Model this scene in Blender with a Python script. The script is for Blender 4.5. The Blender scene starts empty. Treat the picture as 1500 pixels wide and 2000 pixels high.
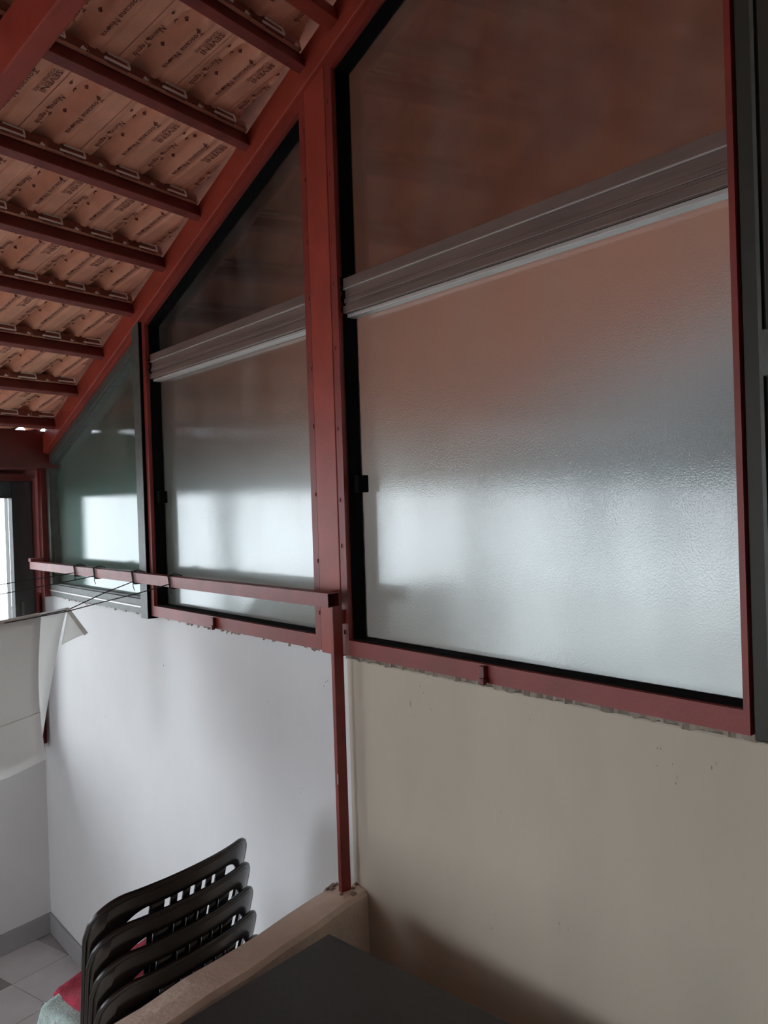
import bpy, bmesh, math, random
from mathutils import Vector, Matrix
random.seed(7)
scene = bpy.context.scene
C = bpy.data.collections.new('veranda'); scene.collection.children.link(C)

# ---------------------------------------------------------------- camera
cam_d = bpy.data.cameras.new('camera'); cam = bpy.data.objects.new('camera', cam_d); C.objects.link(cam)
right = Vector((.77554806, -.63045535, -.03242315)); down = Vector((-.0301002, .01437208, -.99944356)); fwd = Vector((.63057053, .77609245, -.00783059))
M4 = Matrix.Identity(4)
for i in range(3):
    M4[i][0] = right[i]; M4[i][1] = -down[i]; M4[i][2] = -fwd[i]
M4[0][3], M4[1][3], M4[2][3] = -1.462, 0.0, 2.4
cam.matrix_world = M4
cam_d.sensor_fit = 'VERTICAL'; cam_d.sensor_height = 36.0; cam_d.lens = 1620 / 2000 * 36
cam_d.clip_start = .02
scene.camera = cam

# ---------------------------------------------------------------- light
world = bpy.data.worlds.new('sky'); scene.world = world; world.use_nodes = True
bg = world.node_tree.nodes['Background']
bg.inputs[0].default_value = (.80, .89, 1.0, 1); bg.inputs[1].default_value = 6.8
vs = scene.view_settings
vs.view_transform = 'Standard'; vs.look = 'None'; vs.gamma = 1; vs.use_curve_mapping = False; vs.exposure = 0.1

# ---------------------------------------------------------------- frames of reference
# x = 0 is the glazed wall, y runs along it; (u, v) is the slightly skewed grid of roof, end wall and parapet
U = Vector((.9635687, .2674608, 0)); V = Vector((-.2674608, .9635687, 0))
SL = .3687; ZP = 4.4392; KN = math.sqrt(1 + SL * SL)
T = Vector((V.x, V.y, -SL)) / KN; N = U.cross(T)
OR = Vector((0, 0, ZP))
def uv(u, v, z): return U * u + V * v + Vector((0, 0, z))
def rf(u, v, n): return OR + U * u + T * (v * KN) + N * n        # roof frame: v measured on the plan
def zt(x, y, n=.05): return ZP + n / N.z - SL * (x * V.x + y * V.y)  # height of a roof-parallel plane above (x, y)

# ---------------------------------------------------------------- materials
def mat(name, col, rough=.6, metal=0, nscale=0, namt=.15, bump=0, bscale=60, spec=.5, stretch=None, col2=None):
    m = bpy.data.materials.new(name); m.use_nodes = True; nt = m.node_tree; b = nt.nodes['Principled BSDF']
    b.inputs['Base Color'].default_value = (*col, 1); b.inputs['Roughness'].default_value = rough
    b.inputs['Metallic'].default_value = metal; b.inputs['Specular IOR Level'].default_value = spec
    tc = nt.nodes.new('ShaderNodeTexCoord'); mp = nt.nodes.new('ShaderNodeMapping'); nt.links.new(tc.outputs['Object'], mp.inputs[0])
    if stretch: mp.inputs['Scale'].default_value = stretch
    if nscale:
        n = nt.nodes.new('ShaderNodeTexNoise'); n.inputs['Scale'].default_value = nscale; n.inputs['Detail'].default_value = 6
        nt.links.new(mp.outputs[0], n.inputs[0])
        r = nt.nodes.new('ShaderNodeValToRGB'); r.color_ramp.elements[0].position = .3; r.color_ramp.elements[1].position = .7
        c2 = col2 if col2 else tuple(c * (1 - namt) for c in col)
        r.color_ramp.elements[0].color = (*c2, 1); r.color_ramp.elements[1].color = (*[min(1, c * (1 + namt * .5)) for c in col], 1)
        nt.links.new(n.outputs[0], r.inputs[0]); nt.links.new(r.outputs[0], b.inputs['Base Color'])
    if bump:
        n2 = nt.nodes.new('ShaderNodeTexNoise'); n2.inputs['Scale'].default_value = bscale; n2.inputs['Detail'].default_value = 4
        nt.links.new(mp.outputs[0], n2.inputs[0])
        bp = nt.nodes.new('ShaderNodeBump'); bp.inputs['Strength'].default_value = bump; bp.inputs['Distance'].default_value = .01
        nt.links.new(n2.outputs[0], bp.inputs['Height']); nt.links.new(bp.outputs[0], b.inputs['Normal'])
    return m

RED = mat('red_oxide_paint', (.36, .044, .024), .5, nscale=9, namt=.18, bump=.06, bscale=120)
FRAMERED = mat('window_frame_red_paint', (.25, .028, .019), .5, nscale=9, namt=.2, bump=.06, bscale=120)  # rafter red darkened for the weaker light lower on the frames
MAROON = mat('dark_maroon_paint', (.15, .016, .012), .45, nscale=9, namt=.25, bump=.06, bscale=120)  # rafter red with the purlins' shade put into the colour
RAILRED = mat('faded_red_paint', (.25, .046, .038), .5, nscale=14, namt=.3, bump=.05, bscale=90)
WHITE = mat('white_wall_paint', (.70, .685, .675), .85, nscale=3, namt=.04, bump=.12, bscale=14)
CREAM = mat('cream_wall_paint', (.57, .49, .385), .85, nscale=2.5, namt=.08, bump=.45, bscale=9, stretch=(1, 1.3, .55))
MORTAR = mat('rough_mortar', (.33, .26, .205), .95, nscale=22, namt=.3, bump=.8, bscale=45)
PARA = mat('parapet_plaster', (.84, .70, .57), .9, nscale=7, namt=.15, bump=.5, bscale=30)
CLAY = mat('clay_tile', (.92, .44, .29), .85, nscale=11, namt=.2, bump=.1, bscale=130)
CLAYHEAD = mat('burnt_clay_end', (.26, .085, .055), .85, nscale=15, namt=.3)  # clay darkened for the shade on the tile heads
LEAKCHIP = mat('pale_clay_edge', (.92, .82, .76), .8)  # daylight leaks between tiles as a pale colour, also a paint chip
INK = mat('dark_stamp_ink', (.20, .055, .038), .8)
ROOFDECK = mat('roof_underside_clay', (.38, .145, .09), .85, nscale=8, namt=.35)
DARKALU = mat('dark_bronze_aluminium', (.035, .035, .032), .4, metal=.2, nscale=20, namt=.2)
GREYALU = mat('grey_green_aluminium', (.085, .087, .075), .5, metal=.1, nscale=25, namt=.25)
OLIVE = mat('dark_olive_aluminium', (.040, .036, .028), .55, metal=.0, spec=.3, nscale=6, namt=.2, stretch=(1, 1, .2))
BROWNALU = mat('brown_anodised_aluminium', (.21, .145, .122), .45, metal=.3, nscale=40, namt=.2, stretch=(1, .1, 1))
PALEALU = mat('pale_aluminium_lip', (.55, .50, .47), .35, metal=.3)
GASKETSHADE = mat('black_gasket', (.004, .004, .004), .9, spec=.1)
CHAIR = mat('dark_brown_plastic', (.016, .011, .010), .22, nscale=20, namt=.15, spec=.5)
TABLE = mat('dark_table_laminate', (.042, .041, .038), .55, nscale=60, namt=.12, bump=.03, bscale=300)
TLEG = mat('grey_table_metal', (.18, .18, .18), .5, metal=.4)
FLOORT = mat('grey_floor_tile', (.60, .56, .55), .45, nscale=5, namt=.12)
FLOORD = mat('dark_floor_tile', (.27, .25, .23), .5, nscale=5, namt=.12)
GROUT = mat('floor_grout', (.42, .39, .38), .9)
SKIRT = mat('grey_skirting', (.34, .33, .33), .5, nscale=8, namt=.08)
SHEET = mat('white_cotton', (.84, .83, .82), .9, bump=.15, bscale=14)
TOWELR = mat('crimson_terry', (.50, .035, .075), .95, nscale=60, namt=.3, bump=.7, bscale=260)
TOWELG = mat('pale_green_terry', (.50, .62, .58), .95, nscale=50, namt=.25, bump=.6, bscale=200)
WIRE = mat('black_wire', (.02, .02, .02), .5)
STUCCO = mat('neighbour_brown_render', (.17, .14, .12), .9, nscale=2, namt=.2)
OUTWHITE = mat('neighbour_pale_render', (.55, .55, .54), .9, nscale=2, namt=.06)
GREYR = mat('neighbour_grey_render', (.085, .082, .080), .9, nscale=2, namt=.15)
LEAF = mat('hedge_leaf', (.09, .20, .12), .7, nscale=14, namt=.4)
GROUND = mat('outside_concrete', (.45, .44, .42), .9, nscale=1.5, namt=.15)

def obscure_glass(name, rough, bump, tint, grough=.03):
    m = bpy.data.materials.new(name); m.use_nodes = True; nt = m.node_tree; nt.nodes.remove(nt.nodes['Principled BSDF'])
    out = nt.nodes['Material Output']; mix = nt.nodes.new('ShaderNodeMixShader'); fr = nt.nodes.new('ShaderNodeFresnel'); fr.inputs[0].default_value = 1.68
    rfr = nt.nodes.new('ShaderNodeBsdfRefraction'); rfr.inputs['Color'].default_value = (*tint, 1); rfr.inputs['IOR'].default_value = 1.45; rfr.inputs['Roughness'].default_value = rough
    gl = nt.nodes.new('ShaderNodeBsdfGlossy'); gl.inputs['Roughness'].default_value = grough
    tc = nt.nodes.new('ShaderNodeTexCoord'); ns = nt.nodes.new('ShaderNodeTexNoise'); ns.inputs['Scale'].default_value = 250; ns.inputs['Detail'].default_value = 2
    nt.links.new(tc.outputs['Object'], ns.inputs[0])
    bp = nt.nodes.new('ShaderNodeBump'); bp.inputs['Strength'].default_value = bump; bp.inputs['Distance'].default_value = .002
    nt.links.new(ns.outputs[0], bp.inputs['Height'])
    nt.links.new(bp.outputs[0], rfr.inputs['Normal'])
    bg_ = nt.nodes.new('ShaderNodeBump'); bg_.inputs['Strength'].default_value = bump * .22; bg_.inputs['Distance'].default_value = .002
    nt.links.new(ns.outputs[0], bg_.inputs['Height']); nt.links.new(bg_.outputs[0], gl.inputs['Normal'])
    # dusty film: a thin diffuse share with streaks
    dn = nt.nodes.new('ShaderNodeTexNoise'); dn.inputs['Scale'].default_value = 3.5; dn.inputs['Detail'].default_value = 8
    mp = nt.nodes.new('ShaderNodeMapping'); mp.inputs['Scale'].default_value = (1, 1.6, .6)
    nt.links.new(tc.outputs['Object'], mp.inputs[0]); nt.links.new(mp.outputs[0], dn.inputs[0])
    mr = nt.nodes.new('ShaderNodeMapRange'); mr.inputs[1].default_value = .4; mr.inputs[2].default_value = .75; mr.inputs[3].default_value = .02; mr.inputs[4].default_value = .11
    nt.links.new(dn.outputs[0], mr.inputs[0])
    df = nt.nodes.new('ShaderNodeBsdfDiffuse'); df.inputs[0].default_value = (.55, .5, .46, 1)
    mix2 = nt.nodes.new('ShaderNodeMixShader')
    nt.links.new(fr.outputs[0], mix.inputs[0]); nt.links.new(rfr.outputs[0], mix.inputs[1]); nt.links.new(gl.outputs[0], mix.inputs[2])
    nt.links.new(mr.outputs[0], mix2.inputs[0]); nt.links.new(mix.outputs[0], mix2.inputs[1]); nt.links.new(df.outputs[0], mix2.inputs[2])
    nt.links.new(mix2.outputs[0], out.inputs[0])
    return m
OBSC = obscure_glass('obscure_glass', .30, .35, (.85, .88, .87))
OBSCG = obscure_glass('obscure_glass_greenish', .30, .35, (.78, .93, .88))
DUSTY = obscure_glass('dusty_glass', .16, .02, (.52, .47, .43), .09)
def clear_glass():
    m = bpy.data.materials.new('clear_window_glass'); m.use_nodes = True; nt = m.node_tree; nt.nodes.remove(nt.nodes['Principled BSDF'])
    out = nt.nodes['Material Output']; mix = nt.nodes.new('ShaderNodeMixShader'); fr = nt.nodes.new('ShaderNodeFresnel'); fr.inputs[0].default_value = 1.3
    tr = nt.nodes.new('ShaderNodeBsdfTransparent'); tr.inputs[0].default_value = (.97, .97, .95, 1)
    gl = nt.nodes.new('ShaderNodeBsdfGlossy'); gl.inputs['Roughness'].default_value = .02
    nt.links.new(fr.outputs[0], mix.inputs[0]); nt.links.new(tr.outputs[0], mix.inputs[1]); nt.links.new(gl.outputs[0], mix.inputs[2]); nt.links.new(mix.outputs[0], out.inputs[0])
    return m
CLEAR = clear_glass()
def cotton():
    m = SHEET; nt = m.node_tree; b = nt.nodes['Principled BSDF']; out = nt.nodes['Material Output']
    tr = nt.nodes.new('ShaderNodeBsdfTranslucent'); tr.inputs[0].default_value = (.85, .84, .82, 1); mx = nt.nodes.new('ShaderNodeMixShader'); mx.inputs[0].default_value = .58
    nt.links.new(b.outputs[0], mx.inputs[1]); nt.links.new(tr.outputs[0], mx.inputs[2]); nt.links.new(mx.outputs[0], out.inputs[0])
cotton()

# ---------------------------------------------------------------- mesh helpers
class MB:
    def __init__(s): s.v = []; s.f = []; s.m = []
    def add(s, vs, fs, mi=0):
        o = len(s.v); s.v += [tuple(v) for v in vs]; s.f += [tuple(o + i for i in f) for f in fs]; s.m += [mi] * len(fs)
    def hexa(s, p, mi=0):   # p: 4 bottom, 4 top points
        s.add(p, [(3, 2, 1, 0), (4, 5, 6, 7), (0, 1, 5, 4), (1, 2, 6, 5), (2, 3, 7, 6), (3, 0, 4, 7)], mi)
    def box(s, x0, x1, y0, y1, z0, z1, mi=0, f=lambda a, b, c: (a, b, c)):
        s.hexa([f(x0, y0, z0), f(x1, y0, z0), f(x1, y1, z0), f(x0, y1, z0), f(x0, y0, z1), f(x1, y0, z1), f(x1, y1, z1), f(x0, y1, z1)], mi)
    def prism(s, poly, x0, x1, mi=0):   # poly of (y, z) pushed from x0 to x1
        n = len(poly)
        s.add([(x0, y, z) for y, z in poly] + [(x1, y, z) for y, z in poly],
              [tuple(range(n)), tuple(range(2 * n - 1, n - 1, -1))] + [(i, n + i, n + (i + 1) % n, (i + 1) % n) for i in range(n)], mi)
    def ring(s, outer, inner, x0, x1, mi=0):   # frame between two (y, z) outlines with the same count
        n = len(outer)
        for i in range(n):
            j = (i + 1) % n
            q = [outer[i], outer[j], inner[j], inner[i]]
            s.prism(q, x0, x1, mi)
    def tube(s, pts, r, k=6, mi=0, close=False):
        pts = [Vector(p) for p in pts]; rings = []; n = len(pts); up0 = None
        for i, p in enumerate(pts):
            d = (pts[(i + 1) % n] - pts[i - 1]) if close else (pts[min(i + 1, n - 1)] - pts[max(i - 1, 0)])
            d.normalize()
            a = Vector((0, 0, 1)) if abs(d.z) < .9 else Vector((1, 0, 0))
            if up0 is not None: a = up0
            e1 = (a - d * a.dot(d)).normalized(); e2 = d.cross(e1); up0 = e1
            rr = r[i] if isinstance(r, (list, tuple)) else r
            rings.append([p + (e1 * math.cos(2 * math.pi * j / k) + e2 * math.sin(2 * math.pi * j / k)) * rr for j in range(k)])
        vs = [v for rg in rings for v in rg]; fs = []
        m = n if close else n - 1
        for i in range(m):
            for j in range(k):
                a = i * k + j; b = i * k + (j + 1) % k; c = ((i + 1) % n) * k + (j + 1) % k; d2 = ((i + 1) % n) * k + j
                fs.append((a, b, c, d2))
        if not close: fs += [tuple(range(k - 1, -1, -1)), tuple((n - 1) * k + j for j in range(k))]
        s.add(vs, fs, mi)
    def grid(s, fn, nu, nv, mi=0):
        s.add([fn(i / nu, j / nv) for i in range(nu + 1) for j in range(nv + 1)],
              [(i * (nv + 1) + j, (i + 1) * (nv + 1) + j, (i + 1) * (nv + 1) + j + 1, i * (nv + 1) + j + 1) for i in range(nu) for j in range(nv)], mi)
    def mesh(s, name, mats, smooth=False, fix=True):
        me = bpy.data.meshes.new(name); me.from_pydata(s.v, [], s.f)
        for m in (mats if isinstance(mats, (list, tuple)) else [mats]): me.materials.append(m)
        for p, mi in zip(me.polygons, s.m): p.material_index = mi; p.use_smooth = smooth
        if fix:
            bm = bmesh.new(); bm.from_mesh(me); bmesh.ops.recalc_face_normals(bm, faces=bm.faces); bm.to_mesh(me); bm.free()
        me.update(); return me
    def build(s, name, mats, parent=None, smooth=False, bevel=0, solid=0, sub=0, fix=True):
        o = bpy.data.objects.new(name, s.mesh(name, mats, smooth, fix)); C.objects.link(o)
        if parent: link_parent(o, parent)
        if solid:
            md = o.modifiers.new('thickness', 'SOLIDIFY'); md.thickness = solid; md.offset = 0
        if sub:
            md = o.modifiers.new('smooth', 'SUBSURF'); md.levels = sub; md.render_levels = sub
        if bevel:
            md = o.modifiers.new('edge', 'BEVEL'); md.width = bevel; md.segments = 2; md.limit_method = 'ANGLE'
        return o
def link_parent(o, p):
    o.parent = p; o.matrix_parent_inverse = Matrix.Translation(-p.location) if p.type == 'EMPTY' else Matrix.Identity(4)
def tag(o, label=None, cat=None, group=None, kind=None):
    if label: o['label'] = label
    if cat: o['category'] = cat
    if group: o['group'] = group
    if kind: o['kind'] = kind
    return o
def empty(name, loc, **k):
    o = bpy.data.objects.new(name, None); C.objects.link(o); o.location = loc; o.empty_display_size = .1
    return tag(o, **k)
def copy_tree(o, parent=None):
    c = o.copy(); C.objects.link(c)
    if parent: c.parent = parent; c.matrix_parent_inverse = o.matrix_parent_inverse.copy()
    for ch in list(o.children): copy_tree(ch, c)
    return c

# ---------------------------------------------------------------- walls, floor
SILL = 1.962
m = MB(); m.box(0, .22, 1.985, 5.2, -.1, SILL); 
w1 = tag(m.build('wall_right', WHITE), 'white painted wall below the far glazing, behind the chairs', 'wall', kind='structure')
m = MB(); m.box(-.012, .22, -3.2, 1.985, -.1, SILL - .008)
w2 = tag(m.build('wall_right_front', CREAM, bevel=.006), 'cream plastered wall below the large glazing beside the dark table', 'wall', kind='structure')
m = MB(); NB = 300                               # broken mortar bed along the wall top, darkened for the shadow under the frames
def bed(i):
    y = .70 + 4.0 * i / NB; xf = (-.013 if y < 1.985 else .004) - max(0, random.gauss(.003, .004)); zb = SILL - .005 - max(0, random.gauss(.002, .004))
    return [(xf, y, zb), (xf + .002, y, SILL + .006), (.05, y, SILL + .008), (.05, y, zb)]
q = [bed(i) for i in range(NB + 1)]
m.add([p for r in q for p in r], [(i * 4 + k, i * 4 + (k + 1) % 4, i * 4 + 4 + (k + 1) % 4, i * 4 + 4 + k) for i in range(NB) for k in range(4)])
tag(m.build('trim_1', MORTAR), 'rough grey mortar bed under the red window rails', 'trim', kind='structure')

# small chips and drips in the plaster, flush on the walls
def chips(pts, x, mt, par):
    t = MB(); rnd = random.Random(5)
    for y, z in pts:
        n = rnd.randint(1, 3)
        for q in range(n):
            yy, zz = y + rnd.uniform(-.012, .012) * q, z + rnd.uniform(-.02, .02) * q; w, h = rnd.uniform(.001, .0022), rnd.uniform(.002, .006)
            t.add([(x - .0005, yy - w, zz), (x - .0005, yy, zz - h), (x - .0005, yy + w, zz), (x - .0005, yy, zz + h), (x - .0015, yy, zz)], [(0, 1, 4), (1, 2, 4), (2, 3, 4), (3, 0, 4)])
    t.build('plaster_chip', mt, par, fix=False)
chips([(1.697, 1.867), (1.657, 1.917), (1.57, 1.467), (1.277, 1.897), (1.555, 1.59), (1.366, 1.66), (.938, 1.90), (.907, 1.838), (.831, 1.886), (1.184, 1.447), (1.21, 1.45), (1.381, 1.317), (1.43, 1.40), (1.42, 1.36), (1.70, 1.86), (1.62, 1.865)], -.012, CREAM, w2)
chips([(3.3, 1.757), (2.456, 1.744), (2.266, 1.492), (4.003, 1.416), (2.896, 1.042), (2.101, 1.865)], 0, SKIRT, w1)

VE = 4.79                                        # inner face of the end wall
f = lambda a, b, c: uv(a, b, c)
m = MB(); m.box(-4.9, 1.62, VE, VE + .2, -.1, 1.12, f=f)
tag(m.build('wall_end', WHITE), 'white low wall at the far end under the windows', 'wall', kind='structure')
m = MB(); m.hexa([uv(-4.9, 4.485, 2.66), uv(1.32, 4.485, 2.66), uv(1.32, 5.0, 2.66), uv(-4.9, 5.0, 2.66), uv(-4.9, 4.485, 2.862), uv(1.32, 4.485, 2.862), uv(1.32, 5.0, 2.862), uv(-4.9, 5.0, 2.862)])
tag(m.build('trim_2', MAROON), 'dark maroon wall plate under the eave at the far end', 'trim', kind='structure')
# skirting
m = MB(); m.box(-4.9, 1.335, VE - .012, VE, 0, .115, f=f); tag(m.build('baseboard_end', SKIRT, bevel=.003), 'grey tile skirting along the low end wall', 'baseboard', kind='structure')
m = MB(); m.box(-.012, 0, 2.05, 4.955, 0, .115); tag(m.build('baseboard_right', SKIRT, bevel=.003), 'grey tile skirting along the white wall', 'baseboard', kind='structure')
# floor with tiles laid on the skewed grid
m = MB(); m.box(-5.2, 1.4, 1.7, VE + .1, -.12, -.004, f=f)
floor = tag(m.build('floor', GROUT), 'grey tiled floor of the lower veranda', 'floor', kind='structure')
tm = MB(); tm.box(.002, .328, .002, .328, -.003, 0, f=lambda a, b, c: U * a + V * b + Vector((0, 0, c)))
tme = tm.mesh('floor_tile', FLOORT); tme_d = tm.mesh('floor_tile_dark', FLOORD)
for i in range(6):
    for j in range(6):
        u0 = .90 - .33 * i; v0 = 4.475 - .33 * j
        o = bpy.data.objects.new('floor_tile', tme_d if (i, j) == (1, 0) else tme); C.objects.link(o); o.location = U * u0 + V * v0; link_parent(o, floor)
# the sides outside the frame: left wall with an added opening sized to light the tiles, closed rear wall, raised near floor
m = MB(); m.box(-5.1, -4.9, -3.2, 5.0, -.1, .5, f=f); m.box(-5.1, -4.9, -3.2, 2.7, .5, 6.0, f=f); m.box(-5.1, -4.9, 2.7, 5.0, 2.6, 6.0, f=f); m.box(-5.1, -4.9, 4.5, 5.0, .5, 2.6, f=f)
tag(m.build('wall_left', WHITE), 'white wall on the left side of the veranda', 'wall', kind='structure')
m = MB(); m.box(-5.1, .4, -3.2, -3.0, -.1, 6.0, f=f)
tag(m.build('wall_rear', WHITE), 'white rear wall of the veranda behind the camera', 'wall', kind='structure')
m = MB(); m.box(-5.1, .9, -3.2, 1.845, -.1, .56, f=f)
tag(m.build('floor_platform', FLOORT), 'raised grey floor on the near side of the parapet', 'floor', kind='structure')
# parapet
m = MB(); n = 44
def par(i, top):
    u = -4.9 + (5.40 + .03) * i / n
    return u
rows = []
for i in range(n + 1):
    u = -4.9 + 5.415 * i / n
    j1, j2, j3 = [random.uniform(-.004, .004) for _ in range(3)]
    zz = 1.283 + j3 * .6
    rows.append([uv(u, 1.845 + j1 * .5, 0), uv(u, 1.846 + j1, zz - .012), uv(u, 1.856 + j1, zz), uv(u, 1.905, zz + .003), uv(u, 1.953 + j2, zz), uv(u, 1.964 + j2, zz - .014), uv(u, 1.962, 0)])
vs = [p for r in rows for p in r]; fs = []
for i in range(n):
    for k in range(7):
        a = i * 7 + k; b = i * 7 + (k + 1) % 7; fs.append((a, b, b + 7, a + 7))
fs += [tuple(range(7)), tuple(n * 7 + k for k in range(6, -1, -1))]
m.add(vs, fs)
wp = tag(m.build('wall_parapet', PARA), 'plastered parapet with a worn top between chairs and table', 'wall', kind='structure')
m = MB()
for k in range(16):
    u = random.uniform(.435, .52); v = random.uniform(1.87, 1.96); r = random.uniform(.006, .016); h = random.uniform(.001, .006)
    m.hexa([uv(u - r, v - r, 1.278), uv(u + r, v - r * .8, 1.278), uv(u + r * .9, v + r, 1.278), uv(u - r, v + r * .9, 1.278), uv(u - r * .4, v - r * .3, 1.284 + h), uv(u + r * .5, v - r * .3, 1.284 + h), uv(u + r * .4, v + r * .5, 1.284 + h), uv(u - r * .3, v + r * .4, 1.284 + h)])
link_parent(m.build('mortar_lump', MORTAR), wp)

# ---------------------------------------------------------------- roof: deck, purlins, tiles, rafters
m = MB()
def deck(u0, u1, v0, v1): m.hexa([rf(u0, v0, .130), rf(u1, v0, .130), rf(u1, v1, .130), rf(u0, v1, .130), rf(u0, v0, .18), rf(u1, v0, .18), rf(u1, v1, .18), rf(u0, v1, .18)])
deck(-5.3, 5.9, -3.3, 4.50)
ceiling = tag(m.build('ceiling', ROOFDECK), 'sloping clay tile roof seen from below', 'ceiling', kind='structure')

PV = [1.67, 2.007, 2.324, 2.669, 2.968, 3.277, 3.618, 3.958, 4.301]
ordn = ['', 'first', 'second', 'third', 'fourth', 'fifth', 'sixth', 'seventh', 'eighth']
for i, v in enumerate(PV):
    w1 = v; w0 = v - .030 / KN
    ue = v * V.y * 0 + ((-.052 + v * .2674608) / .9635687)          # where the purlin meets the wall rafter
    m = MB(); L = lambda u, v2, n2: rf(u, v2, n2)
    m.box(-4.9, ue, w0, w1, 0, .006, 1, f=L)                         # bottom flange, painted paler for the light it catches
    m.box(-4.9, ue, w0 + .0, w0 + .005, .006, .045, f=L)             # web
    m.box(-4.9, ue, w0, w1, .041, .046, f=L)                         # top flange
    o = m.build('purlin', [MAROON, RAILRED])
    k = i
    if k >= 1: lab = f'dark red steel purlin under the tiles, {ordn[k]} below the ridge-side beam' if k < 8 else 'dark red steel purlin right above the far eave wall plate'
    elif k == 0: lab = 'dark red steel purlin hidden behind the ridge-side cross beam'
    else: lab = 'dark red steel purlin overhead outside the picture'
    tag(o, lab, 'beam', 'purlins under the tiled roof')

# clay tile meshes
TW, TL = .2046, .372
def text_geo(s, size):
    cu = bpy.data.curves.new('t', 'FONT'); cu.body = s; cu.size = size; cu.resolution_u = 2; cu.offset = size * .012
    ob = bpy.data.objects.new('t', cu); C.objects.link(ob)
    dg = bpy.context.evaluated_depsgraph_get(); me = ob.evaluated_get(dg).to_mesh()
    vs = [tuple(v.co) for v in me.vertices]; fs = [tuple(p.vertices) for p in me.polygons]
    ob.evaluated_get(dg).to_mesh_clear(); bpy.data.objects.remove(ob); bpy.data.curves.remove(cu)
    return vs, fs
TXT = {k: text_geo(*k) for k in [('Toscana Nuova', .024), ('Nuova Tegola', .021), ('SEVENI', .027), ('COPERTURE', .0155)]}
def hol(s, t, cx, hw, depth, end, es):            # open-ended hollow, rounded at the head
    y = end - t if t > end else 0
    r = math.hypot((s - cx) / hw, (min(0, t - end)) / (hw * es))
    return depth * max(0, 1 - r * r) ** .6 if r < 1 else 0
def tile_n(s, t):                                 # underside height; t from head (0) to tail (TL)
    h = hol(s, t, .083, .034, .042, .088, 1.0) + hol(s, t, .030, .015, .009, .060, 1.0) + hol(s, t, .1475, .0085, .007, .070, 1.0)
    tilt = .034 * max(0, t) / TL
    return h + tilt
ss = sorted(set([.0015, .010, .017, .022, .026, .030, .034, .038, .043, .050, .055, .058, .062, .068, .076, .085, .094, .102, .108, .112, .115, .120, .130, .1385, .1395, .142, .1475, .153, .1555, .1565, .165, .185, TW - .0015]))
ts = [0, .03, .047, .052, .058, .063, .068, .075, .082, .088, .10, .14, .19, .24, .29, .34, TL]
def tile_mesh(stamp, seed):
    rnd = random.Random(seed); m = MB(); ns, nt = len(ss), len(ts)
    m.add([(s, t, tile_n(s, t)) for s in ss for t in ts], [(i * nt + j, (i + 1) * nt + j, (i + 1) * nt + j + 1, i * nt + j + 1) for i in range(ns - 1) for j in range(nt - 1)])
    # sides, head face and tail face
    a, b = ss[0], ss[-1]
    for s in (a, b): m.add([(s, 0, 0), (s, TL, .034), (s, TL, .068), (s, 0, .034)], [(0, 1, 2, 3)])
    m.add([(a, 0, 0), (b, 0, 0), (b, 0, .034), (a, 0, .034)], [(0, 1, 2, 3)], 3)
    m.add([(s, TL, tile_n(s, TL)) for s in ss] + [(s, TL, .068) for s in ss], [(i, i + 1, ns + i + 1, ns + i) for i in range(ns - 1)])
    # head nib hooked over the purlin, with pale bars painted for daylight leaking round it
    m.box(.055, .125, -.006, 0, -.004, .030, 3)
    def bar(x0, x1, z0, z1): m.box(x0, x1, -.010, -.005, z0, z1, 2)
    sh = rnd.uniform(-.004, .004)
    bar(.040 + sh, .128, .000, .0045); bar(.124, .1285, .0045, .026); bar(.058 + sh, .124, .0225, .0262)
    m.add([(.178, -.004, .002), (.196, -.004, .002), (.186, -.004, .012), (.178, .002, .002), (.196, .002, .002), (.186, .002, .012)], [(0, 1, 2), (5, 4, 3), (0, 3, 4, 1), (1, 4, 5, 2), (2, 5, 3, 0)], 2)  # pale triangle standing in for a daylight leak
    # printed lettering
    def put(key, s0, t0, flip=0):
        vs, fs = TXT[key]; out = []
        for x, y, z in vs:
            s_, t_ = s0 + y, t0 + x
            out.append((s_, t_, tile_n(s_, t_) - .0024))
        m.add(out, fs, 1)
    put(('Toscana Nuova', .024), .1185, .105); put(('Nuova Tegola', .021), .030, .150)
    if stamp: put(('SEVENI', .027), .171, .080); put(('COPERTURE', .0155), .1565, .082)
    for s0, t0 in [(.028, .105), (.048, .118), (.096, .118), (.120, .110), (.030, .205), (.098, .215), (.122, .225)]:
        q = [(s0, t0 - .007), (s0 + .006, t0 + .002), (s0 + .001, t0 + .008), (s0 - .005, t0 + .002)]
        m.add([(x, y, tile_n(x, y) - .0022) for x, y in q], [(0, 1, 2, 3)], 1)
    me = m.mesh('roof_tile', [CLAY, INK, LEAKCHIP, CLAYHEAD], fix=False)
    for p in me.polygons[: (ns - 1) * (nt - 1)]: p.use_smooth = True
    return me
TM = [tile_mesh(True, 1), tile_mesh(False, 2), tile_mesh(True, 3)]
PVt = PV + [4.50]
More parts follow.
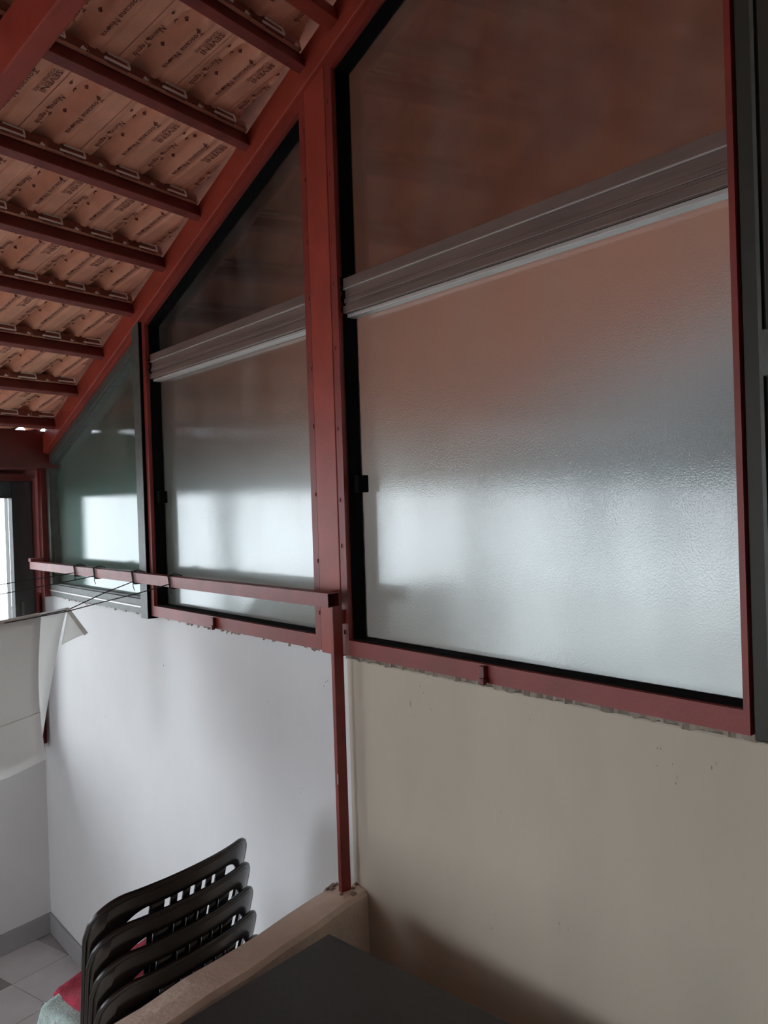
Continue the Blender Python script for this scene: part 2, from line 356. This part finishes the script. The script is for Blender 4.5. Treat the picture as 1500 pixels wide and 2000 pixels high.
for r in range(len(PVt) - 1):
    vh = PVt[r] - .042 / KN; vtl = PVt[r + 1] + (.035 / KN if r < len(PV) - 1 else 0)
    off = .278 if r % 2 == 1 else .390
    for k in range(-9, 7):
        u0 = off + k * TW
        if u0 < -1.45: continue
        xa = u0 * .9635687 - vtl * .2674608; xb = (u0 + TW) * .9635687 - vh * .2674608
        if xa > -.06: continue
        me = TM[(k * 7 + r * 3) % 3]
        Mx = Matrix.Identity(4); P = rf(u0, vh, .047 + random.uniform(-.0015, .0015)); sc = (vtl - vh) * KN / TL
        for q in range(3): Mx[q][0] = U[q]; Mx[q][1] = T[q] * sc; Mx[q][2] = N[q]; Mx[q][3] = P[q]
        if xb > -.056:                                              # cut along the wall rafter with a ragged edge
            me = me.copy(); bm = bmesh.new(); bm.from_mesh(me)
            pn = Vector((1, random.uniform(-.03, .03), 0)); pc = Vector((-.056 - random.uniform(0, .008), P.y, 0)); inv = Mx.inverted()
            nl = (inv.to_3x3().inverted().transposed().inverted() @ pn) if False else (Mx.to_3x3().transposed() @ pn)
            bmesh.ops.bisect_plane(bm, geom=bm.verts[:] + bm.edges[:] + bm.faces[:], plane_co=inv @ pc, plane_no=nl, clear_outer=True)
            bm.to_mesh(me); bm.free()
            if len(me.polygons) == 0: continue
        o = bpy.data.objects.new('roof_tile', me); C.objects.link(o); o.matrix_world = Mx; o.parent = ceiling

# rafters
def zl(y): return 3.607 - .3535 * (y - 2.111)     # upper edge of the sloping glass
y0, y1 = -3.0, 4.83
m = MB(); m.prism([(y0, zl(y0) + .03), (y1, zl(y1) + .03), (y1, zt(0, y1, .05)), (y0, zt(0, y0, .05))], -.052, .05)
tag(m.build('wall_rafter', RED, bevel=.004), 'broad red steel rafter running down above the glazed wall', 'beam')
m = MB(); L = lambda u, v2, n2: rf(u, v2, n2)
m.box(-.287, -.232, -3.0, 4.47, -.125, -.002, f=L)
tag(m.build('roof_rafter', RED, bevel=.004), 'red box rafter crossing under the purlins at the upper left corner', 'beam')
m = MB(); ue = (-.053 + 1.85 * .2674608) / .9635687
m.box(-4.9, ue, 1.815, 1.857, -.004, .045, f=L); 
tag(m.build('cross_beam', RED, bevel=.003), 'red cross beam meeting the wall rafter at the top of the picture', 'beam')

# ---------------------------------------------------------------- glazed wall: posts and windows
m = MB(); m.box(-.035, .05, 1.968, 2.078, SILL, 1)
zc0, zc1 = zl(1.968) + .05, zl(2.078) + .05
m = MB(); m.prism([(1.970, SILL), (2.076, SILL), (2.076, zc1), (1.970, zc0)], -.036, .06)
tag(m.build('steel_post', RED, bevel=.003), 'red steel post between the middle and the large glazing', 'post')
m = MB(); m.box(-.049, -.046, 3.333, 3.403, 1.955, 3.222); m.box(-.046, .05, 3.400, 3.403, 1.955, 3.222); m.box(.03, .05, 3.333, 3.400, 1.955, 3.222)
m.box(-.046, .03, 3.340, 3.400, 1.955, 3.222, 1)  # black fill painted for the shade inside the open channel
tag(m.build('aluminium_post', [GREYALU, GASKETSHADE]), 'dark aluminium post between the far and the middle glazing', 'post')
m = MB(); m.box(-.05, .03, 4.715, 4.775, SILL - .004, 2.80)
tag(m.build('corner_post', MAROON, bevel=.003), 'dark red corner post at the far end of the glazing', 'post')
m = MB(); m.box(-.03, .06, .692, .737, SILL - .002, 4.25); m.box(-.042, .06, .30, .690, SILL - .002, 4.35)
dp = tag(m.build('aluminium_door_frame', OLIVE, bevel=.003), 'dark olive aluminium frame at the right edge of the picture', 'frame')
m = MB(); m.box(-.038, -.030, .698, .705, SILL, 4.2); m.build('groove_strip', GREYALU, dp)
m = MB(); m.box(-.060, -.042, .672, .690, 2.60, 2.68); m.build('catch', GREYALU, dp, bevel=.002)

GX = .031
def poly_in(p, d):     # inset of a convex quad/pentagon (y, z)
    n = len(p); out = []
    cy = sum(a for a, b in p) / n; cz = sum(b for a, b in p) / n
    for i in range(n):
        a0 = Vector((*p[i - 1],)); a1 = Vector((*p[i],)); a2 = Vector((*p[(i + 1) % n],))
        e1 = (a1 - a0).normalized(); e2 = (a2 - a1).normalized()
        n1 = Vector((-e1.y, e1.x)); n2 = Vector((-e2.y, e2.x))
        c = Vector((cy, cz))
        if n1.dot(c - a1) < 0: n1 = -n1
        if n2.dot(c - a1) < 0: n2 = -n2
        b = (n1 + n2); b = b / (b.dot(n1)) ; out.append(tuple(a1 + b * d))
    return out
def transom(parent, ya, yb, z0, z1):
    t = MB(); t.box(-.010, .028, ya, yb, z0, z1)
    t.box(-.016, -.010, ya, yb, z1 - .030, z1); t.box(-.014, -.010, ya, yb, z0 + .030, z0 + .044); t.box(-.018, -.010, ya, yb, z0, z0 + .022)
    o = t.build('transom', BROWNALU, parent, bevel=.0015)
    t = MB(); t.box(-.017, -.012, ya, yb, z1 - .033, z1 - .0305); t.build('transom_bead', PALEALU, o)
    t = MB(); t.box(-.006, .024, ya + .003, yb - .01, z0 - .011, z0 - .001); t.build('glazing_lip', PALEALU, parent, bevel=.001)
    t = MB()                                       # black sealant crumbs at both ends
    for k in range(14):
        z = z0 + (z1 - z0) * k / 13; s = random.uniform(.0025, .005)
        for y in (ya, yb): t.box(-.018 - s, -.010, y - s, y + s, z - s, z + s)
    t.build('sealant', GASKETSHADE, o)
def glazed_bay(name, yn, yf, label, bars, lowglass, upglass, framemat, tz=(2.960, 3.062), fw=.030, fn=.030, latch=None):
    root = empty(name, (0, (yn + yf) / 2, SILL), label=label, cat='window', kind='structure')
    out = [(yn, SILL + .006), (yf, SILL + .006), (yf, zl(yf) + .03), (yn, zl(yn) + .03)]
    inn = [(yn + fn, SILL + .050), (yf - fw, SILL + .050), (yf - fw, zl(yf - fw)), (yn + fn, zl(yn + fn))]
    t = MB(); t.ring(out, inn, -.034, .034); fr = t.build('frame', framemat, root)
    gi = poly_in(inn, .004)
    t = MB(); t.ring(inn, gi, -.018, .034); t.build('gasket', GASKETSHADE, root)
    ya, yb = inn[0][0], inn[1][0]
    transom(root, ya - .004, yb + .004, *tz)
    t = MB(); t.prism([(ya, inn[0][1]), (yb, inn[1][1]), (yb, tz[0] + .005), (ya, tz[0] + .005)], GX - .004, GX); t.build('glass_pane', lowglass, root)
    t = MB(); t.prism([(ya, tz[1] - .005), (yb, tz[1] - .005), (yb, inn[2][1]), (ya, inn[3][1])], GX - .004, GX); t.build('glass_pane', upglass, root)
    t = MB()                                       # weld beads on the sight lines between frame and post
    for y in bars:
        for k in range(9):
            z = SILL + .1 + k * .19 + random.uniform(-.05, .05)
            if z < zl(y): t.box(-.0365, -.033, y - .003, y + .003, z, z + .012)
    if bars: t.build('weld_bead', RAILRED, fr)
    if latch:
        t = MB(); y = latch; t.box(-.048, -.034, y - .008, y + .008, SILL + .008, SILL + .048); t.box(-.054, -.042, y - .012, y + .004, SILL + .004, SILL + .020); t.build('latch', MAROON, fr, bevel=.002)
    return root
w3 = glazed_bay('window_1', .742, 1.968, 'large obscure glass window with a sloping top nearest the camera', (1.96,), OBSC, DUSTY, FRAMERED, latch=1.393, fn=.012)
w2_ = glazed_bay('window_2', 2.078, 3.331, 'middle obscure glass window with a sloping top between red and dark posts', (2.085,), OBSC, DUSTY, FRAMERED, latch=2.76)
for w, y in ((w3, 1.905), (w2_, 3.27)):             # pane stops on the far jamb
    t = MB(); t.box(-.012, .026, y - .008, y + .012, 2.44, 2.49); t.build('pane_stop', GASKETSHADE, w, bevel=.003)
# far bay in grey aluminium
root = empty('window_3', (0, 4.05, SILL), label='small greenish obscure glass window in grey aluminium at the far corner', cat='window', kind='structure')
ya, yb = 3.404, 4.714
zo = lambda y: 3.165 - .343 * (y - 3.40)
out = [(ya, SILL + .002), (yb, SILL + .002), (yb, zo(yb)), (ya, zo(ya))]
inn = [(ya + .012, SILL + .066), (yb - .045, SILL + .066), (yb - .045, zo(yb - .045) - .046), (ya + .012, zo(ya + .012) - .046)]
t = MB(); t.ring(out, inn, -.020, .034); t.build('frame', GREYALU, root, bevel=.002)
t = MB(); t.prism([(ya, zo(ya)), (yb, zo(yb)), (yb, zl(yb) + .035), (ya, zl(ya) + .035)], -.030, .034); t.build('infill_plate', RED, root)
t = MB(); t.box(-.026, -.020, ya + .02, yb - .02, SILL + .030, SILL + .036); t.build('sill_bead', PALEALU, root)
t = MB(); t.prism(inn, GX - .004, GX); t.build('glass_pane', OBSCG, root)
t = MB(); t.ring(inn, poly_in(inn, .006), -.006, .030); t.build('gasket', GREYALU, root)

# ---------------------------------------------------------------- end wall windows
edges = [1.245, .66, .29, -.70, -1.50, -2.52, -3.25, -4.20, -4.85]
for i in range(len(edges) - 1):
    a, b = edges[i + 1], edges[i]
    root = empty(f'window_{4 + i}', uv((a + b) / 2, 4.76, 1.12), label='window in the far end wall beside the hanging sheet' if i == 0 else f'window in the far end wall seen mirrored in the glazing, number {i + 1} from the corner', cat='window', kind='structure')
    t = MB(); wl = .045; wr = .118 if i == 0 else .045
    for (u0, u1, z0, z1) in [(a, a + wl, 1.12, 2.60), (b - wr, b, 1.12, 2.60), (a + wl, b - wr, 1.12, 1.20), (a + wl, b - wr, 2.507, 2.60)]:
        t.box(u0, u1, 4.70, 4.78, z0, z1, f=f)
    t.build('frame', DARKALU, root, bevel=.002)
    t = MB(); t.box(a + wl, b - wr, 4.735, 4.741, 1.20, 2.507, f=f); t.build('glass_pane', CLEAR, root)
    if i == 0:
        t = MB(); t.box(b - .085, b - .070, 4.694, 4.702, 1.83, 1.93, f=f); t.build('latch_plate', GREYALU, root)
m = MB(); m.box(-4.85, 1.262, 4.70, 4.78, 2.60, 2.628, f=f); m.box(1.248, 1.262, 4.690, 4.78, 1.10, 2.60, f=f); m.box(-4.85, 1.262, 4.688, 4.70, 2.615, 2.64, f=f)
m.box(-4.85, 1.32, 4.74, 4.9, 2.628, 2.66, f=f); m.box(1.262, 1.34, 4.755, 4.9, 1.10, 2.66, f=f)
tag(m.build('trim_3', MAROON), 'thin dark red surround of the end windows', 'trim', kind='structure')

# ---------------------------------------------------------------- rail, post and clothes lines
root = empty('clothes_rail', (-.06, 1.955, 1.285), label='red steel clothes rail on a thin upright standing on the parapet', cat='rail')
t = MB(); t.box(-.12, -.118, 1.915, 4.72, 2.117, 2.157); t.box(-.082, -.08, 1.915, 4.72, 2.117, 2.157); t.box(-.118, -.082, 1.915, 4.72, 2.155, 2.157); t.box(-.118, -.082, 1.915, 4.72, 2.117, 2.119)
t.build('rail', RAILRED, root)
t = MB(); t.box(-.080, -.046, 1.950, 1.966, 1.285, 2.160); t.box(-.05, -.034, 1.95, 1.966, 2.06, 2.10); t.build('upright', FRAMERED, root, bevel=.002)
t = MB(); t.box(-.12, -.05, 4.705, 4.745, 2.155, 2.175); t.box(-.118, -.05, 4.70, 4.72, 2.119, 2.155); t.build('bracket', RAILRED, root, bevel=.002)
t = MB(); t.box(-.0805, -.078, 1.9505, 1.9525, 1.60, 1.63); t.build('paint_chip', LEAKCHIP, root)
def wire(yr, zr, pts, label):
    root = empty('clothes_line', (-.12, yr, 2.13), label=label, cat='line', group='clothes lines tied to the red rail')
    t = MB(); t.tube([(-.124, yr, zr)] + pts, .0022, 5); t.build('cord', WIRE, root, smooth=True)
    t = MB()
    for k in range(3):
        y = yr + (k - 1) * .007; a = .003 * (k - 1)
        t.tube([(-.124, y, 2.114 + a), (-.124, y + .004, 2.138), (-.124, y + .012, 2.161), (-.10, y + .008, 2.162 + .006 * (k == 1)), (-.077, y, 2.160), (-.077, y - .004, 2.12), (-.10, y - .002, 2.112)], .0018, 5, close=True)
    t.tube([(-.126, yr, zr), (-.130, yr - .012, zr - .02), (-.128, yr - .02, zr - .036)], .0016, 5)
    t.build('knot', WIRE, root, smooth=True)
wire(3.99, 2.128, [(-.30, 3.99, 2.112), (-.46, 3.99, 2.100), (-1.6, 3.98, 2.045), (-3.2, 3.97, 2.04), (-5.62, 3.96, 2.13)], 'black clothes line tied to the red rail, nearest the corner')
wire(3.73, 2.125, [(-.28, 3.74, 2.104), (-.50, 3.76, 2.078), (-1.6, 3.78, 2.03), (-3.2, 3.80, 2.03), (-5.55, 3.82, 2.12)], 'black clothes line tied to the red rail, second from the corner')
SY = 3.26
wire(3.29, 2.122, [(-.25, 3.275, 2.088), (-.40, SY, 2.037), (-.64, SY, 2.014), (-1.1, SY, 1.99), (-1.7, SY, 2.01), (-3.2, SY, 2.03), (-5.45, SY, 2.12)], 'black clothes line holding the sheet, tied second nearest on the rail')
wire(2.94, 2.130, [(-.22, 3.02, 2.098), (-.33, 3.11, 2.068), (-.43, 3.18, 2.040), (-.66, 3.215, 2.016), (-1.1, 3.22, 1.992), (-1.7, 3.22, 2.01), (-3.2, 3.22, 2.03), (-5.44, 3.22, 2.12)], 'black clothes line touching the sheet, tied nearest to the upright')

# sheet hanging over the line
root = empty('hanging_sheet', (-1.0, SY, 2.0), label='white bed sheet hanging folded over the clothes lines at the left', cat='sheet')
def ztop(x): return 2.041 + .10 * (x + .40) if x > -.66 else 2.015 + .05 * (x + .66)
def near(a, b):        # front fold
    x = -.515 - 1.05 * a - .02 * math.sin(b * 3.0) * (1 - a)
    L = .535 + .02 * math.sin(a * 9)
    z = ztop(x) + .003 - L * b
    y = SY - .048 + .012 * math.sin(a * 17 + b * 1.5) * b - .02 * b
    return (x, y, z)
t = MB(); t.grid(near, 30, 16); t.build('front_fold', SHEET, root, smooth=True, solid=.002, fix=False)
def far(a, b):
    xr = -.398 - .11 * b ** .8
    x = xr - 1.17 * a
    z = ztop(-.398 - 1.17 * a) + .004 - (.505 + .03 * math.sin(a * 7 + 1)) * b
    y = SY + .010 + .018 * math.sin(a * 14 + b * 2) * b + .012 * b
    return (x, y, z)
t = MB(); t.grid(far, 30, 16); t.build('back_fold', SHEET, root, smooth=True, solid=.002, fix=False)
def topf(a, b): x = -.515 - 1.05 * a; return (x, SY - .048 + .06 * b, ztop(x) + .004 + .004 * math.sin(math.pi * b))
t = MB(); t.grid(topf, 30, 4); t.build('top_fold', SHEET, root, smooth=True, solid=.002, fix=False)
def flap(a, b):        # loose corner standing off to the right
    p0 = Vector((-.398, SY, 2.046)); p1 = Vector((-.325, SY + .02, 1.935)); p2 = Vector((-.425, SY + .015, 1.902))
    e = p0.lerp(p1, a); g = Vector((-.400, SY, 2.04)).lerp(p2, a)
    q = e.lerp(g, b); q.y += .008 * math.sin(b * 3.1) * a
    return tuple(q)
t = MB(); t.grid(flap, 8, 8); t.build('corner_flap', SHEET, root, smooth=True, solid=.0015, fix=False)
t = MB(); t.add([(-.398, SY - .003, 2.046), (-.322, SY + .015, 1.937), (-.336, SY + .013, 1.929), (-.412, SY - .004, 2.043)], [(0, 1, 2, 3)]); t.build('hem', SHEET, root, solid=.004, fix=False)
def hemf(a, b): x, y, z = near(a, .66); return (x, y - .004 - .001, z - .004 * b)
t = MB(); t.grid(hemf, 30, 1); t.build('crease', SHEET, root, smooth=True, solid=.003, fix=False)

# ---------------------------------------------------------------- plastic chairs
CH = .84
def make_chair():
    root = empty('plastic_chair', (0, 0, 0))
    hw = .279
    def base(x, t):     # back surface: t 0 (seat) .. 1 (top)
        k = x / hw
        return Vector((x * (.86 + .14 * t), -.195 - .095 * t + .055 * k * k + .018 * abs(k) ** 5, .44 + (CH - .44) * t))
    def top_t(x):
        k = abs(x) / hw
        if k < .66: return 1 - .012 * (k / .66) ** 2
        q = (k - .66) / .34; return .988 - .24 * (1 - math.sqrt(max(0, 1 - q * q)))
    XC, XE = .132, .240
    def hole_top(x):
        a = abs(x)
        if a < XC: return .988 - .105 - .01 * (a / XC)
        q = min(1, (a - XC) / (XE - XC)); return .873 - .22 * q ** 2.2
    def hole_bot(x):
        a = abs(x)
        if a < XC: return .28
        q = min(1, (a - XC) / (XE - XC)); return .28 + .373 * q ** 3
    m = MB(); n = 64; xs = [-hw + 2 * hw * i / n for i in range(n + 1)]
    def band(lo, hi, xs, k=6):
        vs = [base(x, lo(x) + (hi(x) - lo(x)) * j / k) for x in xs for j in range(k + 1)]
        m.add(vs, [(i * (k + 1) + j, (i + 1) * (k + 1) + j, (i + 1) * (k + 1) + j + 1, i * (k + 1) + j + 1) for i in range(len(xs) - 1) for j in range(k)])
    mid = lambda x: max(hole_bot(x), hole_top(x))
    kx = XE
    band(lambda x: hole_top(x) if abs(x) < kx else .0, top_t, xs)
    band(lambda x: 0, lambda x: hole_bot(x) if abs(x) < kx else 0.0001, xs, 3)
    edges_ = [-.118, -.100, -.078, -.060, -.038, -.020, .002, .020, .042, .060, .082, .100, .118]
    # six slats between five slots, widened posts at both ends
    slats = [(-.134, -.092), (-.072, -.052), (-.032, -.010), (.010, .032), (.052, .072), (.092, .134)]
    for a, b in slats: band(hole_bot, hole_top, [a + (b - a) * i / 3 for i in range(4)], 10)
    br = m.build('backrest', CHAIR, root, smooth=True, solid=.006, fix=True)
    # rolled rim along the outline
    t = MB(); pts = [base(-hw, q / 8 * .78) + Vector((0, .004, 0)) for q in range(8)] + [base(x, top_t(x)) + Vector((0, .004, 0)) for x in xs] + [base(hw, .78 - q / 8 * .78) + Vector((0, .004, 0)) for q in range(1, 9)]
    t.tube(pts, .0075, 8); t.build('rim', CHAIR, br, smooth=True)
    # seat
    def seat(a, b):
        x = (a - .5) * (.39 + .03 * b) ; y = .120 - .315 * b
        z = .435 - .016 * math.sin(math.pi * b) * math.cos((a - .5) * 2.4) - .03 * max(0, .12 - b) * 8 * .3 + .012 * abs(a - .5) * 2
        return (x, y, z)
    t = MB(); t.grid(seat, 14, 14); se = t.build('seat', CHAIR, root, smooth=True, solid=.006)
    t = MB(); t.tube([seat(a / 10, 0) for a in range(11)] + [seat(1, b / 8) for b in range(1, 9)] + [seat(1 - a / 10, 1) for a in range(1, 11)] + [seat(0, 1 - b / 8) for b in range(1, 8)], .009, 6, close=True); t.build('seat_rim', CHAIR, se, smooth=True)
    for sx in (-1, 1):
        for (yt, yb2, xt, xb) in ((.100, .140, .180, .205), (-.185, -.235, .20, .225)):
            t = MB()
            for (dx0, dx1, dy0, dy1) in ((0, .006, -.030, .030), (-.045, .0, -.003, .003)):
                p = []
                for (x, y, z, s) in ((xb, yb2, 0, .6), (xt, yt, .435, 1.0)):
                    p += [(sx * (x + dx0 * s), y + dy0 * s, z), (sx * (x + dx1 * s), y + dy0 * s, z), (sx * (x + dx1 * s), y + dy1 * s, z), (sx * (x + dx0 * s), y + dy1 * s, z)]
                t.hexa(p)
            t.build('leg', CHAIR, root)
    return root
proto = make_chair()
NCH = 10; DZ = .068; DV = .010
od = ['topmost', 'second from the top', 'third from the top', 'fourth from the top', 'fifth from the top', 'sixth from the top', 'seventh from the top', 'eighth from the top', 'ninth from the top', 'bottom one']
ang = math.atan2(U.y, U.x)
CU, CV = .076, 2.390
for k in range(NCH):
    o = proto if k == 0 else copy_tree(proto)
    lv = NCH - 1 - k
    o.location = uv(CU, CV - k * DV, lv * DZ); o.rotation_euler = (0, 0, ang)
    tag(o, f'dark brown slatted plastic chair, {od[k]} of the stack behind the parapet', 'chair', 'stacked plastic chairs')

# towels on the top seat
SZ = .435 + (NCH - 1) * DZ
def cloth(name, label, matx, u0, u1, v0, v1, z, drop_u, cat='towel', th=.010, amp=.006, fr=9):
    def fn(a, b):
        u = u0 + (u1 - u0) * a; v = v0 + (v1 - v0) * b
        zz = z + amp * math.sin(a * fr + b * 4) + .5 * amp * math.sin(b * fr * 1.3 + 1)
        lim = drop_u
        if u < lim: zz -= (lim - u) * 1.2; u = lim - (lim - u) * .45
        return uv(u, v, zz)
    t = MB(); t.grid(fn, 26, 18); o = t.build(name, matx, None, smooth=True, solid=th, fix=False)
    return tag(o, label, cat)
cloth('red_towel', 'crimson towel lying on the seat of the topmost chair', TOWELR, -.125, .25, 2.23, 2.50, SZ + .042, -.09, amp=.008)
cloth('green_towel', 'pale green ribbed towel folded over the left seat edge of the topmost chair', TOWELG, -.185, .06, 2.22, 2.485, SZ + .022, -.14, amp=.005)
cloth('white_cloth', 'white cloth under the green towel at the seat edge', SHEET, -.215, .02, 2.24, 2.42, SZ + .006, -.15, cat='cloth', amp=.004)

# ---------------------------------------------------------------- table
zt_ = 1.300
cA = Vector((-.254, 1.768)); dL = Vector((-.712, 1.678)) - cA; dR = Vector((-.184, 1.201)) - cA
dL.normalize(); dR.normalize()
root = empty('dining_table', (cA.x, cA.y, .56), label='dark grey table with a plain flat top beside the parapet', cat='table')
def tp(a, b, z): p = cA + dL * a + dR * b; return (p.x, p.y, z)
t = MB(); t.box(0, .80, 0, 1.30, zt_ - .026, zt_, f=tp); t.build('table_top', TABLE, root, bevel=.003)
t = MB(); t.box(.05, .75, .05, 1.25, zt_ - .08, zt_ - .028, f=tp); t.build('apron', TLEG, root)
for a in (.05, .71):
    for b in (.05, 1.21):
        t = MB(); t.box(a, a + .04, b, b + .04, .56, zt_ - .08, f=tp); t.build('leg', TLEG, root)

# ---------------------------------------------------------------- outside
m = MB(); m.box(-40, 40, -40, 40, -3.2, -3.0)
tag(m.build('ground', GROUND), 'pale concrete ground far below outside', 'ground', kind='structure')
root = empty('neighbour_house', (2.5, 7.2, -3), label='brownish neighbouring house blurred behind the middle window', cat='house')
t = MB(); t.box(1.45, 7.5, 6.6, 9.5, -3, 3.4); t.build('wall', STUCCO, root)
t = MB(); t.box(1.25, 7.7, 6.45, 9.7, 3.4, 3.55); t.build('roof_edge', ROOFDECK, root)
root = empty('garden_hedge', (1.0, 6.0, -3), label='green hedge blurred behind the small far window', cat='hedge')
t = MB(); t.box(.35, .55, 5.6, 5.8, -3, 1.2); t.build('trunk', STUCCO, root)
t = MB(); rnd = random.Random(3)
for k in range(900):
    c = Vector((rnd.uniform(.3, 1.6), rnd.uniform(5.3, 6.4), rnd.uniform(1.2, 2.7))); s = rnd.uniform(.05, .11)
    a = Vector((rnd.uniform(-1, 1), rnd.uniform(-1, 1), rnd.uniform(-1, 1))).normalized(); b = a.cross(Vector((rnd.uniform(-1, 1), rnd.uniform(-1, 1), 1))).normalized()
    t.add([c - a * s, c - b * s * .5, c + a * s, c + b * s * .5], [(0, 1, 2, 3)])
tag(t.build('foliage', LEAF, root, fix=False), kind='stuff')

root = empty('courtyard_house', (5.8, -1, -3), label='tall grey house across the courtyard blurred behind the large window', cat='house')
t = MB(); t.box(5.7, 7.5, -9, 6.6, 1.9, 7.0); t.build('upper_wall', GREYR, root)  # added to cut the daylight coming through the large pane
t = MB(); t.box(5.6, 7.5, -9, 6.6, -3, 1.9); t.build('lower_wall', OUTWHITE, root)  # pale tone added for the bright glow low in the pane
